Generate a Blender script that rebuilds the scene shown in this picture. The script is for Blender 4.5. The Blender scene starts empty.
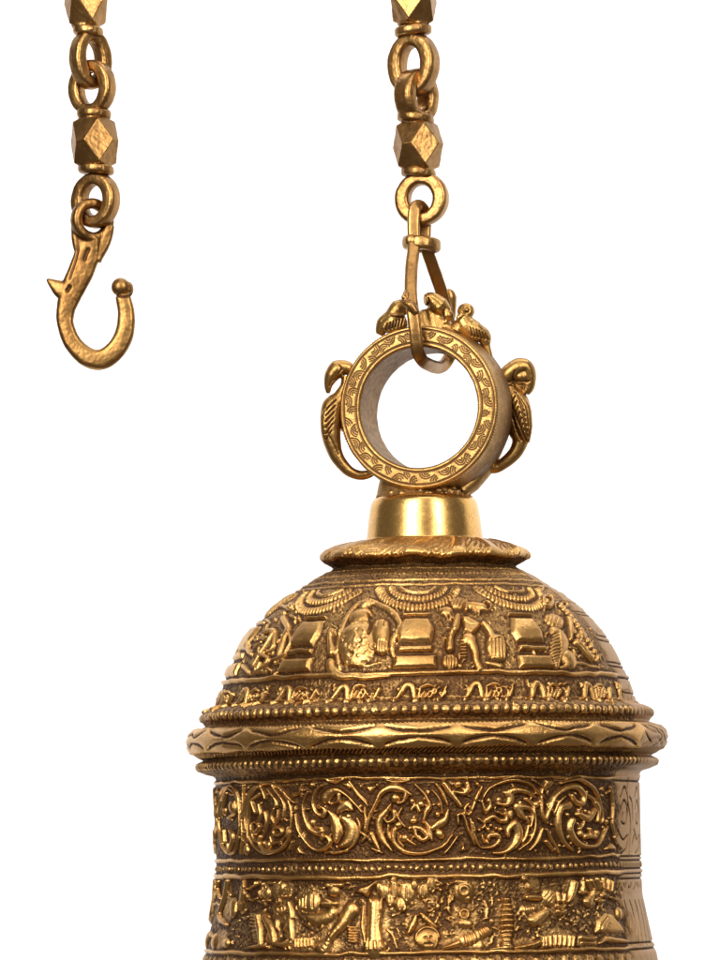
import bpy, bmesh, math, random
import numpy as np
from mathutils import Vector, Matrix, noise as mnoise
random.seed(7); rng = np.random.RandomState(5)
S = 0.0005                       # metres per unit of drawing (one unit = one photo pixel at the bell's axis)
D, HOR = 4500.0, 835.0           # camera distance and eye level in drawing units
R_ = math.radians
scene = bpy.context.scene; col = scene.collection
AX, PIV, TILT = 427.0, 720.0, R_(0.75)

def W(x, y, d=0.0):              # photo x, photo y (down), depth away from camera -> metres
    return Vector(((x-360)*S, d*S, (480-y)*S))

# ------------------------------------------------------------------ materials
def nt_new(name):
    m = bpy.data.materials.new(name); m.use_nodes = True
    n = m.node_tree; n.nodes.clear()
    o = n.nodes.new('ShaderNodeOutputMaterial'); p = n.nodes.new('ShaderNodeBsdfPrincipled')
    n.links.new(p.outputs[0], o.inputs[0]); return m, n, p
def noise_node(n, tc, scale, detail=4, rough=.55, dist=0):
    x = n.nodes.new('ShaderNodeTexNoise'); x.inputs['Scale'].default_value = scale
    x.inputs['Detail'].default_value = detail; x.inputs['Roughness'].default_value = rough
    x.inputs['Distortion'].default_value = dist
    n.links.new(tc, x.inputs['Vector']); return x.outputs[0]
def mth(n, op, a, b=None, clamp=False, c=None):
    x = n.nodes.new('ShaderNodeMath'); x.operation = op; x.use_clamp = clamp
    for i, v in enumerate((a, b, c)):
        if v is None: continue
        if isinstance(v, (int, float)): x.inputs[i].default_value = v
        else: n.links.new(v, x.inputs[i])
    return x.outputs[0]
def mixc(n, f, a, b):
    x = n.nodes.new('ShaderNodeMix'); x.data_type = 'RGBA'
    n.links.new(f, x.inputs[0])
    for i, v in ((6, a), (7, b)):
        if isinstance(v, tuple): x.inputs[i].default_value = (*v, 1)
        else: n.links.new(v, x.inputs[i])
    return x.outputs[2]
def brass(name, light, mid, dark, rough=.27, rvar=.15, bump=.12, grit=1.0, base_pat=0.0, use_attr=True):
    m, n, p = nt_new(name)
    tc = n.nodes.new('ShaderNodeTexCoord').outputs['Object']
    big = noise_node(n, tc, 38, 5, .6, .4); fine = noise_node(n, tc, 420, 4, .65); pit = noise_node(n, tc, 1300, 3, .6)
    r = n.nodes.new('ShaderNodeMapRange'); r.inputs[1].default_value = .35; r.inputs[2].default_value = .68
    n.links.new(big, r.inputs[0])
    c = mixc(n, r.outputs[0], light, mid)
    huge = n.nodes.new('ShaderNodeMapRange'); huge.inputs[1].default_value = .5; huge.inputs[2].default_value = .72; huge.inputs[4].default_value = .55
    n.links.new(noise_node(n, tc, 15, 5, .65, .6), huge.inputs[0])
    c = mixc(n, huge.outputs[0], c, tuple(v*q for v, q in zip(mid, (.62, .55, .5))))
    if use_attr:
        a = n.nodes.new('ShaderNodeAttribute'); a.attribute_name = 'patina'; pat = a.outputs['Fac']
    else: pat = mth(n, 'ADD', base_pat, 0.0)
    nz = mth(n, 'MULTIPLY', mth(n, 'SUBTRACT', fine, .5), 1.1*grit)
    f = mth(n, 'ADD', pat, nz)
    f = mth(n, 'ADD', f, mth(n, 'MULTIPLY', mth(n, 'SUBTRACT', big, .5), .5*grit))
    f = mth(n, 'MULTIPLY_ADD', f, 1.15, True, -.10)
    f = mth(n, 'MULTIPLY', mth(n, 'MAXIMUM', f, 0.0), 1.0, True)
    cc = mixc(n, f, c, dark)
    if name == 'relief_brass':       # plain flank: dull beige of its grazing reflection put into the colour
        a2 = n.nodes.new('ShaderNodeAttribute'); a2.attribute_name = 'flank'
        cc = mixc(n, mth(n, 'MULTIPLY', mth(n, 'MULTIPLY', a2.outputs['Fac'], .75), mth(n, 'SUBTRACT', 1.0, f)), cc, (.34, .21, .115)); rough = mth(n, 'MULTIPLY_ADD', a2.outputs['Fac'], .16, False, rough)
    n.links.new(cc, p.inputs['Base Color'])
    p.inputs['Metallic'].default_value = 1
    n.links.new(mth(n, 'SUBTRACT', 1.0, mth(n, 'MULTIPLY', f, .22)), p.inputs['Metallic'])
    rr = mth(n, 'ADD', mth(n, 'MULTIPLY', f, .2), rough)
    rr = mth(n, 'ADD', rr, mth(n, 'MULTIPLY', mth(n, 'SUBTRACT', fine, .5), rvar))
    n.links.new(rr, p.inputs['Roughness']); p.inputs['Specular IOR Level'].default_value = .3
    b = n.nodes.new('ShaderNodeBump'); b.inputs['Strength'].default_value = bump; b.inputs['Distance'].default_value = .0006
    hh = mth(n, 'ADD', fine, mth(n, 'MULTIPLY', pit, .5)); n.links.new(hh, b.inputs['Height'])
    n.links.new(b.outputs[0], p.inputs['Normal'])
    return m
DK = (.085, .038, .013)
M_relief = brass('relief_brass', (.67, .39, .134), (.45, .232, .068), DK, .33, .22, .45)
M_smooth = brass('polished_brass', (.78, .48, .165), (.66, .37, .11), DK, .27, .12, .07, .38)
M_ring = brass('ring_brass', (.55, .325, .108), (.42, .235, .07), (.20, .105, .04), .36, .2, .2, .8)
M_chain = brass('chain_brass', (.42, .232, .08), (.29, .148, .047), (.13, .055, .02), .36, .15, .14, .9)
M_bird = brass('cast_bird_brass', (.50, .29, .094), (.37, .20, .06), DK, .36, .2, .25, .8)
M_hook = brass('hook_brass', (.33, .18, .058), (.24, .12, .037), (.13, .055, .02), .38, .15, .12, .8)
m, n, p = nt_new('white_backdrop_paper')
tc = n.nodes.new('ShaderNodeTexCoord').outputs['Object']
n.links.new(mixc(n, noise_node(n, tc, 3, 3), (.86, .86, .86), (.89, .89, .885)), p.inputs['Base Color'])
p.inputs['Roughness'].default_value = .9; M_back = m

# ------------------------------------------------------------------ object helpers
def mesh_np(name, V, F, mat, parent=None, pat=None, smooth=True):
    me = bpy.data.meshes.new(name); V = np.asarray(V, np.float32); F = np.asarray(F, np.int32)
    k = F.shape[1]
    me.vertices.add(len(V)); me.vertices.foreach_set('co', V.ravel())
    me.loops.add(F.size); me.loops.foreach_set('vertex_index', F.ravel())
    me.polygons.add(len(F)); me.polygons.foreach_set('loop_start', np.arange(0, F.size, k, dtype=np.int32))
    me.polygons.foreach_set('loop_total', np.full(len(F), k, np.int32))
    me.polygons.foreach_set('use_smooth', np.full(len(F), smooth, bool))
    me.update(); me.validate()
    if pat is not None:
        a = me.attributes.new('patina', 'FLOAT', 'POINT'); a.data.foreach_set('value', np.asarray(pat, np.float32).ravel())
    me.materials.append(mat)
    o = bpy.data.objects.new(name, me); col.objects.link(o)
    if parent: o.parent = parent
    return o
def thing(name, loc, label, cat, group=None):
    o = bpy.data.objects.new(name, None); col.objects.link(o); o.location = loc; o.empty_display_size = .02
    o['label'] = label; o['category'] = cat
    if group: o['group'] = group
    return o

# ------------------------------------------------------------------ the bell: profile of revolution + relief heightfield
prof = [('collar', [(1,495.5),(30,495.5),(42,496),(48,497.5),(52,501),(54,507),(56,520),(57.6,534),(58.5,540)]),
 ('petal_flange', [(61,541.5),(75,544),(90,548),(100,552),(104.5,556.5),(102,560),(95,564),(90,567.5)]),
 ('dome', [(93,570),(110,578.5),(124,588),(139,597.5),(152,607),(165,620.5),(180,639),(189.5,655),(196.5,670),(203,685),(207.5,699),(209.5,706)]),
 ('beaded_ring', [(217,708),(223,710.5),(226,715),(225.5,719),(222.5,722.5),(221,725)]),
 ('torus_moulding', [(226,726.5),(232.5,729.5),(237.5,734),(239.2,739.5),(238,746),(234,751.5),(227.5,756),(223,758.5)]),
 ('ribbed_ring', [(226,759.5),(229.5,762),(230.5,764.5),(228.5,768.5),(222,771.5),(214,773.5)]),
 ('scroll_band', [(211.5,776),(211.3,783),(211.5,820),(212,859.5)]),
 ('dotted_band', [(212,861),(212.3,869.5)]),
 ('figure_frieze', [(212.5,871),(212.5,882),(213,896),(217,918),(221,938),(223.5,950)]),
 ('flared_skirt', [(225.5,954),(227,962),(229,970),(237,987),(256,1030),(284,1078),(291,1090),(290,1097),(282,1096),(262,1060),(228,1000),(207,900),(205,790),(198,715),(180,662),(150,622),(110,592),(60,578),(1,574)])]
pts, marks = [], []
for nm, pp in prof:
    marks.append((nm, len(pts))); pts += pp
P = np.array(pts, float)
seg = np.r_[0, np.cumsum(np.hypot(*np.diff(P, axis=0).T))]
iend = [i for i, q in enumerate(pts) if q[1] >= 970][0]
s_fine_end = seg[iend]
SS = np.r_[np.arange(0, s_fine_end, .5), np.arange(s_fine_end, seg[-1], 4.0), seg[-1]]
RR = np.interp(SS, seg, P[:, 0]); YY = np.interp(SS, seg, P[:, 1])
def smooth1(a, k):
    nf = np.searchsorted(SS, s_fine_end); b = a.copy()
    for _ in range(k):
        b[1:nf-1] = .25*b[:nf-2]+.5*b[1:nf-1]+.25*b[2:nf]
    return b
RR = smooth1(RR, 10); YY = smooth1(YY, 10)
TH = np.r_[np.arange(-104, 104, .128), np.arange(104, 256, .5)]*math.pi/180
ns, nth = len(SS), len(TH)
H = np.zeros((ns, nth), np.float32)
i_dome = np.searchsorted(SS, seg[[m_[1] for m_ in marks if m_[0] == 'dome'][0]])
i_out = np.searchsorted(SS, s_fine_end)
Yt, Rt, St = YY[i_dome:i_out], RR[i_dome:i_out].copy(), SS[i_dome:i_out]
ct, st = math.cos(TILT), math.sin(TILT)
def i2b(x, y):
    dx, dy = x-AX, y-PIV
    xr, yr = dx*ct - dy*st, dx*st + dy*ct      # undo the anticlockwise lean
    yr += PIV; k = .955; Yv = HOR+(yr-HOR)*k; th = 0
    for _ in range(25):
        r = np.interp(Yv, Yt, Rt); th2 = math.asin(max(-.995, min(.995, xr*k/r)))
        th += .6*(th2-th)
        k = (D-r*math.cos(th))/D; Yv += .6*(HOR+(yr-HOR)*k-Yv)
    return th, float(np.interp(Yv, Yt, St))
def Yfront(y):                                 # bell height coordinate of something seen at photo height y on the centre line
    return float(np.interp(i2b(AX, y)[1], St, Yt))
def s_of(Y): return float(np.interp(Y, Yt, St))
def catmull(p, step=3.0, metric=None):
    p = np.array(p, float); n_ = len(p)
    if n_ < 3:
        t = np.linspace(0, 1, 6)[:, None]; return p[0]*(1-t)+p[-1]*t
    out = []
    for i in range(n_-1):
        a, b, c, d = p[max(i-1, 0)], p[i], p[i+1], p[min(i+2, n_-1)]
        m_ = 5
        for t in np.arange(m_)/m_:
            out.append(.5*((2*b)+(-a+c)*t+(2*a-5*b+4*c-d)*t*t+(-a+3*b-3*c+d)*t**3))
    out.append(p[-1]); return np.array(out)
def window(th0, th1, s0, s1, pad):
    i0, i1 = np.searchsorted(SS, [s0-pad, s1+pad]); r = np.interp(.5*(s0+s1), SS, RR)
    j0, j1 = np.searchsorted(TH, [th0-pad/r, th1+pad/r])
    return i0, i1, j0, j1
def apply(sl, val, mode):
    if val.size == 0: return
    if mode == 'max': H[sl] = np.maximum(H[sl], val)
    elif mode == 'add': H[sl] += val
    elif mode == 'sub': H[sl] -= val
def fieldstroke(tp, widths, h, mode='max', pw=.6):
    """tp: (theta, s) points; widths: half widths at nodes"""
    q = catmull(tp); wn = np.interp(np.linspace(0, 1, len(q)), np.linspace(0, 1, len(widths)), widths)
    wm = max(widths)
    i0, i1, j0, j1 = window(q[:, 0].min(), q[:, 0].max(), q[:, 1].min(), q[:, 1].max(), wm+1)
    if i1 <= i0 or j1 <= j0: return
    r = RR[i0:i1, None]; A = TH[None, j0:j1]; B = SS[i0:i1, None]
    best = np.full((i1-i0, j1-j0), 9.0)
    for k in range(len(q)-1):
        ax, ay = (A-q[k, 0])*r, B-q[k, 1]
        bx, by = (q[k+1, 0]-q[k, 0])*r, q[k+1, 1]-q[k, 1]
        L = bx*bx+by*by+1e-9
        t = np.clip((ax*bx+ay*by)/L, 0, 1)
        d = np.hypot(ax-t*bx, ay-t*by)/np.maximum(wn[k]+(wn[k+1]-wn[k])*t, .3)
        best = np.minimum(best, d)
    hw = np.clip(1-best**2, 0, 1)**(pw*.85)*(1.2 if mode == 'max' else 1.1)
    apply((slice(i0, i1), slice(j0, j1)), (h*hw).astype(np.float32), mode)
def fieldpoly(tp, h, bev=2.0, mode='max', dome=0.0):
    q = np.array(tp, float)
    i0, i1, j0, j1 = window(q[:, 0].min(), q[:, 0].max(), q[:, 1].min(), q[:, 1].max(), 1)
    if i1 <= i0 or j1 <= j0: return
    r = RR[i0:i1, None]; A = TH[None, j0:j1]+0*r; B = SS[i0:i1, None]+0*A
    ins = np.zeros(A.shape, bool); dm = np.full(A.shape, 99.)
    for k in range(len(q)):
        a, b = q[k], q[(k+1) % len(q)]
        c = ((a[1] > B) != (b[1] > B)) & (A < (b[0]-a[0])*(B-a[1])/(b[1]-a[1]+1e-12)+a[0]); ins ^= c
        ax, ay = (A-a[0])*r, B-a[1]; bx, by = (b[0]-a[0])*r, b[1]-a[1]
        t = np.clip((ax*bx+ay*by)/(bx*bx+by*by+1e-9), 0, 1); dm = np.minimum(dm, np.hypot(ax-t*bx, ay-t*by))
    v = np.where(ins, 1.12*h*np.clip(1-(1-np.clip(dm/bev, 0, 1))**2, 0, 1)+dome*np.clip(dm, 0, 12), 0)
    apply((slice(i0, i1), slice(j0, j1)), v.astype(np.float32), mode)
class Z:                                        # a magnified view of the photograph: origin, scale
    def __init__(s, ox, oy, sc=6.0, dth=0.0): s.ox, s.oy, s.sc, s.dth = ox, oy, sc, dth
    def m(s, x, y):
        a, b = i2b(s.ox+x/s.sc, s.oy+y/s.sc); return (a+s.dth, b)
    def st(s, pt, w, h=3.0, mode='max', pw=.6):
        w = [v/s.sc/2*1.55+.15 for v in (w if isinstance(w, (list, tuple)) else [w])]
        fieldstroke([s.m(*q) for q in pt], w, h, mode, pw)
    def el(s, x, y, rx, ry, h=3.0, mode='max', ang=0):
        if rx >= ry:
            L = (rx-ry); ca, sa = math.cos(ang), math.sin(ang)
            s.st([(x-L*ca, y-L*sa), (x+L*ca, y+L*sa)], [2*ry*.85, 2*ry, 2*ry*.85], h, mode)
        else:
            L = (ry-rx); ca, sa = math.cos(ang+math.pi/2), math.sin(ang+math.pi/2)
            s.st([(x-L*ca, y-L*sa), (x+L*ca, y+L*sa)], [2*rx*.85, 2*rx, 2*rx*.85], h, mode)
    def ring(s, x, y, r, w=10, h=3.0, mode='max', a0=0, a1=360):
        s.st([(x+r*math.cos(R_(a)), y+r*math.sin(R_(a))) for a in np.linspace(a0, a1, 12)], w, h, mode)
    def po(s, pt, h=3.0, bev=2.0, mode='max', dome=0.0): fieldpoly([s.m(*q) for q in pt], h, bev, mode, dome)
    def ticks(s, pt, n_, L, w, h=1.2, mode='add', lean=0):
        w = w*.8
        q = catmull(pt); t = np.linspace(0, len(q)-1.01, n_)
        for v in t:
            k = int(v); a = q[k]+(q[k+1]-q[k])*(v-k); d = q[k+1]-q[k]; d = d/(np.hypot(*d)+1e-9)
            nrm = np.array([-d[1], d[0]])+d*lean
            s.st([tuple(a-nrm*L/2), tuple(a+nrm*L/2)], w, h, mode)
    def fill(s, x0, y0, x1, y1, n_, size=14, h=1.6):
        for _ in range(n_):
            x, y = random.uniform(x0, x1), random.uniform(y0, y1); a = random.uniform(0, math.pi*2); k = random.random()
            sz = size*random.uniform(.6, 1.3)
            if k < .35: s.el(x, y, sz*.5, sz*.5, h*random.uniform(.7, 1.3))
            else:
                c = random.uniform(-.8, .8)
                s.st([(x, y), (x+sz*math.cos(a), y+sz*math.sin(a)), (x+2*sz*math.cos(a+c), y+2*sz*math.sin(a+c))], [sz*.35, sz*.6, sz*.25], h*random.uniform(.7, 1.4))

# ---- scroll band
b = Z(210, 770)
for pt, w in [([(60,210),(70,140),(95,105),(140,130),(170,190),(180,260),(185,340)],9),([(60,210),(50,300),(80,440)],8),
 ([(125,360),(140,400),(130,460),(115,500)],[10,26,8]),([(90,370),(95,430)],14),([(195,300),(200,420),(190,500)],9),([(205,90),(200,180),(195,260)],8),
 ([(200,290),(210,200),(250,120),(290,95),(320,130),(330,170)],[9,12,9]),([(230,420),(225,300),(240,200),(300,140)],12),([(255,190),(270,250)],[8,18]),
 ([(345,110),(385,170),(390,210)],[8,24]),([(370,90),(420,160),(440,220),(435,280)],[8,12,16]),([(440,120),(470,170),(500,200)],[8,16,8]),
 ([(380,230),(370,280),(385,320)],[8,14]),([(330,250),(340,310),(330,370)],[10,18,8]),([(270,310),(295,340),(270,380),(250,370)],[10,22,14]),
 ([(300,400),(295,450),(340,490),(400,485),(450,440),(480,370)],[18,16,8]),([(505,260),(520,340),(560,420),(620,475),(680,470),(710,430),(690,400),(660,415)],[8,14,20,14]),
 ([(580,130),(550,200),(555,280),(590,350),(640,375),(660,350),(620,340)],[8,14,26,10]),([(665,90),(620,130),(605,200),(630,260),(670,270),(675,230),(645,210)],[8,16,24,8]),
 ([(545,85),(530,130),(500,140)],[8,26]),([(470,470),(490,430)],[16,6]),([(420,420),(450,390),(460,340)],[6,14,6])]: b.st(pt, w, 3.6)
b.el(130,220,24,30,3.4); b.el(92,250,14,22,3); b.el(345,450,18,18,3.4); b.ring(400,370,24,14,3.4); b.el(600,315,15,15,3.2); b.el(600,90,12,12,3); b.el(215,480,18,28,2.8)
b.el(640,215,12,12,3); b.po([(505,505),(555,505),(525,455)],3,1.5); b.el(110,460,10,25,3); b.el(320,440,10,12,3)
for pt, w in [([(22,230),(30,130),(45,90)],7),([(20,300),(22,420),(35,500)],8),([(40,300),(32,380)],12)]: b.st(pt, w, 3)
c = Z(320, 770)
for pt, w in [([(265,370),(290,260),(340,150),(400,110),(470,115),(530,150)],[10,18,26,34,8]),([(500,140),(480,190),(445,205)],[26,14,8]),
 ([(550,85),(610,150),(640,210),(620,250),(605,300)],[6,12,26,10]),([(420,490),(370,430),(340,350),(345,290),(380,245),(410,205)],[6,26,34,30,8]),
 ([(425,250),(425,290),(390,312),(372,290)],[26,18,8]),([(470,230),(450,280),(490,340)],10),([(430,360),(425,430),(470,480),(540,497),(620,495),(690,465),(720,440)],[24,18,12,10]),
 ([(455,380),(455,430),(485,460)],10),([(550,350),(595,360),(628,400),(600,422),(580,400)],[24,20,10]),([(550,350),(565,400),(600,432)],[20,16,8]),
 ([(665,350),(690,320),(725,305)],[10,28]),([(295,385),(325,440),(345,480)],[26,22,8]),([(20,160),(55,130),(100,125),(160,160),(210,215),(238,250)],[44,36,14,10,8]),
 ([(100,150),(100,185),(75,195)],[22,10]),([(130,85),(180,105),(225,160),(270,215)],[8,12,8]),([(165,75),(205,120),(265,190)],[18,10,6]),
 ([(105,235),(145,205),(185,235)],[30,40,10]),([(130,285),(165,320),(180,370),(150,425),(105,455)],[22,56,52,12]),([(40,240),(75,300),(90,370),(80,432)],[10,42,46,14]),
 ([(215,285),(228,330),(220,385),(180,450),(120,485),(20,500)],[12,10,8]),([(0,400),(30,405),(45,440),(20,470)],[20,16,8]),([(60,505),(150,482)],[6,14]),
 ([(240,380),(262,400),(240,430)],14),([(300,470),(360,500)],[14,6]),([(650,120),(700,180),(720,260)],[6,10,6])]: c.st(pt, w, 3.8)
for x, y, r in [(433,170,19),(535,190,14),(587,205,14),(690,265,13),(700,388,17),(450,330,16),(520,352,11),(487,412,18),(160,275,14),(0,368,14),(330,90,8),(155,90,12)]: c.el(x, y, r, r, 3.6)
c.el(545,305,22,12,3.2); c.po([(248,88),(328,93),(290,148)],3.4,2); c.el(290,410,14,24,3)
e = Z(430, 770)
for pt, w in [([(290,165),(330,110),(400,75),(480,60),(560,80),(620,130),(660,170)],[8,16,14,8]),([(590,60),(640,90),(665,120)],[6,12]),
 ([(375,203),(440,210),(462,170),(455,132),(500,118),(560,135),(605,165)],[6,22,30,32,18,6]),([(325,175),(335,215),(305,243),(285,200)],[14,20,10]),
 ([(312,298),(350,275),(395,300),(432,295),(425,240)],[24,14,22,14]),([(375,250),(410,265)],10),([(500,220),(520,262),(545,300)],[34,28,10]),([(505,222),(560,225),(592,260),(582,340)],[34,14,8]),
 ([(600,225),(612,330),(580,410),(510,478)],[8,14,10,8]),([(352,495),(430,490),(490,445),(512,380),(490,325),(450,350),(448,395)],[6,18,36,40,30,16]),
 ([(288,465),(350,462),(395,425),(378,388),(330,392),(325,418)],[6,20,26,14]),([(265,290),(302,325),(285,350)],12),([(0,482),(60,450),(112,388)],10),([(65,497),(120,440),(142,400)],10),
 ([(145,268),(178,272),(210,370),(247,447)],[14,14,8]),([(146,268),(147,322)],[16,10]),([(60,80),(110,150),(158,215)],[22,26,18]),([(120,130),(175,140),(202,112),(195,80)],[10,26,22]),
 ([(245,178),(265,128)],[18,10]),([(90,235),(75,300),(25,335),(0,352)],[8,34,22]),([(640,165),(650,250),(670,300),(690,240),(722,180)],[10,18,16,10]),
 ([(570,477),(622,420),(655,350)],[10,22,14]),([(670,430),(712,482)],[20,10]),([(235,320),(245,370)],12),([(550,280),(565,320)],10)]: e.st(pt, w, 3.9)
for x, y, r in [(393,180,15),(515,195,9),(325,295,12),(615,210,15),(400,350,11),(322,352,11),(370,343,9),(40,385,18),(30,265,11),(145,85,15),(260,85,11),(325,185,12)]: e.el(x, y, r, r, 3.6)
e.el(460,265,14,24,3.4); e.po([(152,492),(202,492),(177,438)],3.4,1.8); e.po([(660,60),(720,60),(690,100)],3,1.8); e.po([(90,75),(130,75),(112,100)],2.4,1.5)
g = Z(540, 770)
for pt, w in [([(0,300),(30,250),(60,170),(130,110),(200,100),(242,150),(232,200),(190,192),(168,155)],[8,18,26,26,14]),([(100,80),(190,55),(280,90),(330,180),(350,280),(345,315)],[8,18,14,10]),
 ([(155,215),(100,232),(85,320),(110,420),(172,482)],[26,26,22,8]),([(175,300),(160,360),(200,430),(270,462),(330,440),(372,350)],[26,28,20,8]),([(310,200),(328,240),(320,310)],[24,32,12]),
 ([(205,268),(270,290),(305,245)],[16,34,20]),([(250,398),(310,402)],[26,18]),([(275,355),(290,395)],[12,18]),([(425,400),(450,440),(480,470)],10)]: g.st(pt, w, 3.8)
for x, y, r in [(220,380,14),(213,350,10),(322,380,13),(378,310,11),(255,130,10),(145,265,10)]: g.el(x, y, r, r, 3.3)
g.po([(2,70),(72,68),(32,122)],3.2,2); g.po([(368,482),(442,482),(402,428)],3.2,2)
for z_, x, y, rx, ry in [(b,345,290,135,212),(b,120,300,62,205)]:
    z_.st([(x+rx*math.cos(R_(a)), y+ry*math.sin(R_(a))) for a in np.linspace(0, 360, 25)], 11 if rx not in (200, 132) else 6, 2.9 if rx not in (132,) else 1.8)
for z_ in (b, c, e, g): z_.fill(10, 85, 110*6-20 if z_ is not g else 400, 500, 44, 13, 2.1)

for z_, lst in [(c, [([(530,238),(558,215),(578,245)],16),([(600,300),(640,350),(650,420)],[8,22,12]),([(250,225),(262,300),(252,360)],[8,14,8]),([(470,395),(520,430),(560,450)],[8,14,8]),([(395,330),(400,400),(430,440)],[8,18,8]),([(30,60),(80,75),(130,60)],[6,12,6]),([(380,60),(440,72),(520,62)],[6,12,6])]),
 (e, [([(285,100),(250,170),(228,240)],[10,18,12]),([(222,300),(240,380),(275,455)],[10,18,10]),([(205,200),(185,235),(200,270)],[10,14,10]),([(555,170),(590,200),(600,240)],[8,16,8]),([(535,430),(560,380),(570,330)],[8,14,8]),([(10,80),(60,150),(85,210)],[8,14,8]),([(330,440),(300,420),(290,390)],[8,12,8]),([(680,70),(650,120),(645,170)],[8,12,8])]),
 (g, [([(130,160),(90,200),(60,260)],[8,14,8]),([(240,320),(215,345),(200,320)],[8,14,8]),([(340,420),(360,380),(385,340)],[8,14,8]),([(250,140),(290,170),(305,200)],[8,16,8]),([(20,360),(50,430),(90,490)],[10,16,8]),([(400,100),(420,200),(415,330),(440,440)],[8,14,14,8])]),
 (b, [([(150,190),(150,250),(110,290)],[8,14,8]),([(100,140),(85,200),(75,280)],[8,12,8]),([(290,200),(300,260),(290,320)],[8,14,8]),([(400,240),(400,300),(370,340)],[8,14,8]),([(360,400),(370,440),(420,430)],[8,14,8]),([(240,330),(250,400),(290,440)],[8,14,8])])]:
    for pt, w in lst: z_.st(pt, w, 2.9)
# ---- figure frieze
def mass(z_, lst, h=.95):
    for x, y, rx, ry in lst: z_.el(x, y, rx, ry, h)
mass(Z(320, 860), [(60,330,90,130),(40,500,60,50),(450,210,150,70),(600,190,80,70),(620,460,90,80),(560,390,60,50),(300,400,70,150)])
mass(Z(420, 860), [(245,180,60,60),(250,340,60,60),(280,480,110,50),(180,510,70,30),(497,380,50,150),(640,160,50,60),(680,330,70,60),(620,510,80,30),(60,470,50,60)])
mass(Z(530, 860), [(40,350,60,50),(110,250,80,70),(230,190,50,70),(390,160,110,50),(340,220,40,60),(460,400,100,70),(150,490,110,50),(540,230,50,120),(600,420,60,120),(330,490,70,30)])
mass(Z(210, 860), [(100,260,60,130),(60,480,70,50),(190,230,40,80),(290,430,50,110),(360,450,50,80),(420,300,60,70),(420,180,70,50),(600,260,100,70),(660,350,90,60),(560,500,120,40),(470,390,40,110),(320,200,50,50)])
for z_, a0, b0, a1, b1 in [(Z(320,860),370,130,700,290),(Z(420,860),20,130,200,300),(Z(530,860),280,130,500,260),(Z(210,860),210,130,460,260)]: z_.fill(a0, b0, a1, b1, 24, 17, 2.6)
f = Z(320, 860)
f.po([(262,240),(362,235),(350,400),(378,545),(243,545),(262,400)], 4.2, 3.2)
f.st([(300,300),(285,240)],[26,14],4.6); f.st([(345,300),(350,240)],[20,14],4.6)
for x in (280, 302, 330): f.st([(x,275+abs(x-300)),(x+6,340),(x-3,430),(x+(x-305)*.4,520)], [3,6,5,3], .7, 'sub')
f.st([(308,270),(306,400),(310,530)],[60,56,80],5.2,'max',.9)
for x in (265, 290, 322, 350, 370): f.st([(x-2,500),(x,545)], 12, 1.2, 'add')
f.po([(188,195),(225,155),(337,122),(300,180),(268,235),(240,210)], 4.4, 3)
for x, y, rx, ry in [(370,195,24,36),(430,185,18,50),(505,200,34,56),(465,268,24,34),(600,190,26,42),(645,150,22,34),(405,245,20,30),(550,150,18,26),(340,170,16,24)]:
    f.el(x, y, rx, ry, 3.8); f.st([(x,y-ry*.7),(x-2,y+ry*.7)], 5, 1.1, 'sub')
f.el(622,480,46,44,3.9); f.ring(625,470,66,14,3.2,'max',160,360); f.po([(498,445),(508,390),(545,322),(575,325),(570,375),(530,450),(512,462)],4,3)
f.st([(590,330),(625,360),(685,405)],[20,26,8],3.8); f.el(610,470,10,6,1,'sub'); f.el(640,468,10,6,1,'sub'); f.st([(625,478),(628,495)],7,1.0,'add'); f.st([(605,508),(640,508)],6,1,'sub')
f.ticks([(575,330),(600,385)],3,24,7,.9)
f.st([(170,300),(135,355),(90,420),(60,465)],[58,54,40,30],4.4); f.st([(45,480),(10,530)],[28,44],4); f.ticks([(30,490),(0,530)],3,30,6,.7,'sub')
f.el(70,150,55,12,3.6); f.el(68,188,34,22,3.8); f.el(45,262,52,15,3.8); f.st([(0,350),(40,340),(70,320)],[40,34,14],3.8); f.ticks([(0,350),(85,320)],5,36,7,1.0,'sub')
f.ticks([(178,400),(172,490)],6,46,9,2.4,'max'); f.st([(240,280),(235,400),(245,500)],[8,12,8],2.5)
f.fill(385,300,520,540,26,12,1.3); f.fill(130,120,240,260,8,12,1.4); f.st([(385,420),(420,460),(440,530)],10,1.5); f.fill(640,230,720,420,16,12,1.5)
h_ = Z(420, 860)
h_.el(245,185,40,50,3.4); h_.ring(243,182,24,12,1.2,'add'); h_.po([(185,130),(200,118),(270,122),(275,160),(200,165)],3,2); h_.el(262,225,18,16,3.4)
h_.ring(245,322,26,14,3.4); h_.el(245,322,8,8,3.2); h_.el(250,378,42,18,3.2); h_.st([(290,300),(310,290)],[12,6],3)
h_.st([(110,535),(160,520),(205,500)],[6,16,26],3.6); h_.st([(245,485),(300,470),(370,435),(400,430)],[46,48,40,20],2.6)
h_.ticks([(250,480),(300,465)],3,58,14,1.8); h_.ticks([(335,450),(385,430)],3,44,11,1.8)
for y, rx in [(236,20),(272,28),(303,32),(335,38),(368,40),(402,40),(436,38),(464,32),(490,26),(512,24)]: h_.el(497, y, rx, 11, 3.9)
h_.st([(408,537),(460,533),(520,522)],[8,12,18],3.4); h_.el(450,245,12,10,3)
h_.el(605,112,20,10,3.6); h_.el(635,160,14,22,3.4); h_.el(655,226,52,13,4); h_.st([(600,300),(660,290)],[34,24],2.2); h_.ticks([(605,310),(660,300)],5,30,6,1.0)
h_.st([(650,365),(685,345),(725,318)],[34,44,40],4.4); h_.st([(548,525),(600,520),(650,508),(690,495)],[10,20,14,24],3.4); h_.st([(600,330),(640,375),(700,390)],12,2.4)
h_.po([(0,360),(20,340),(95,400),(20,390)],3,2); h_.st([(0,440),(60,440),(80,490),(60,530)],[10,14,12],2.6); h_.fill(10,130,180,330,26,13,1.6); h_.fill(300,130,470,330,40,10,.9)
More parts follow.
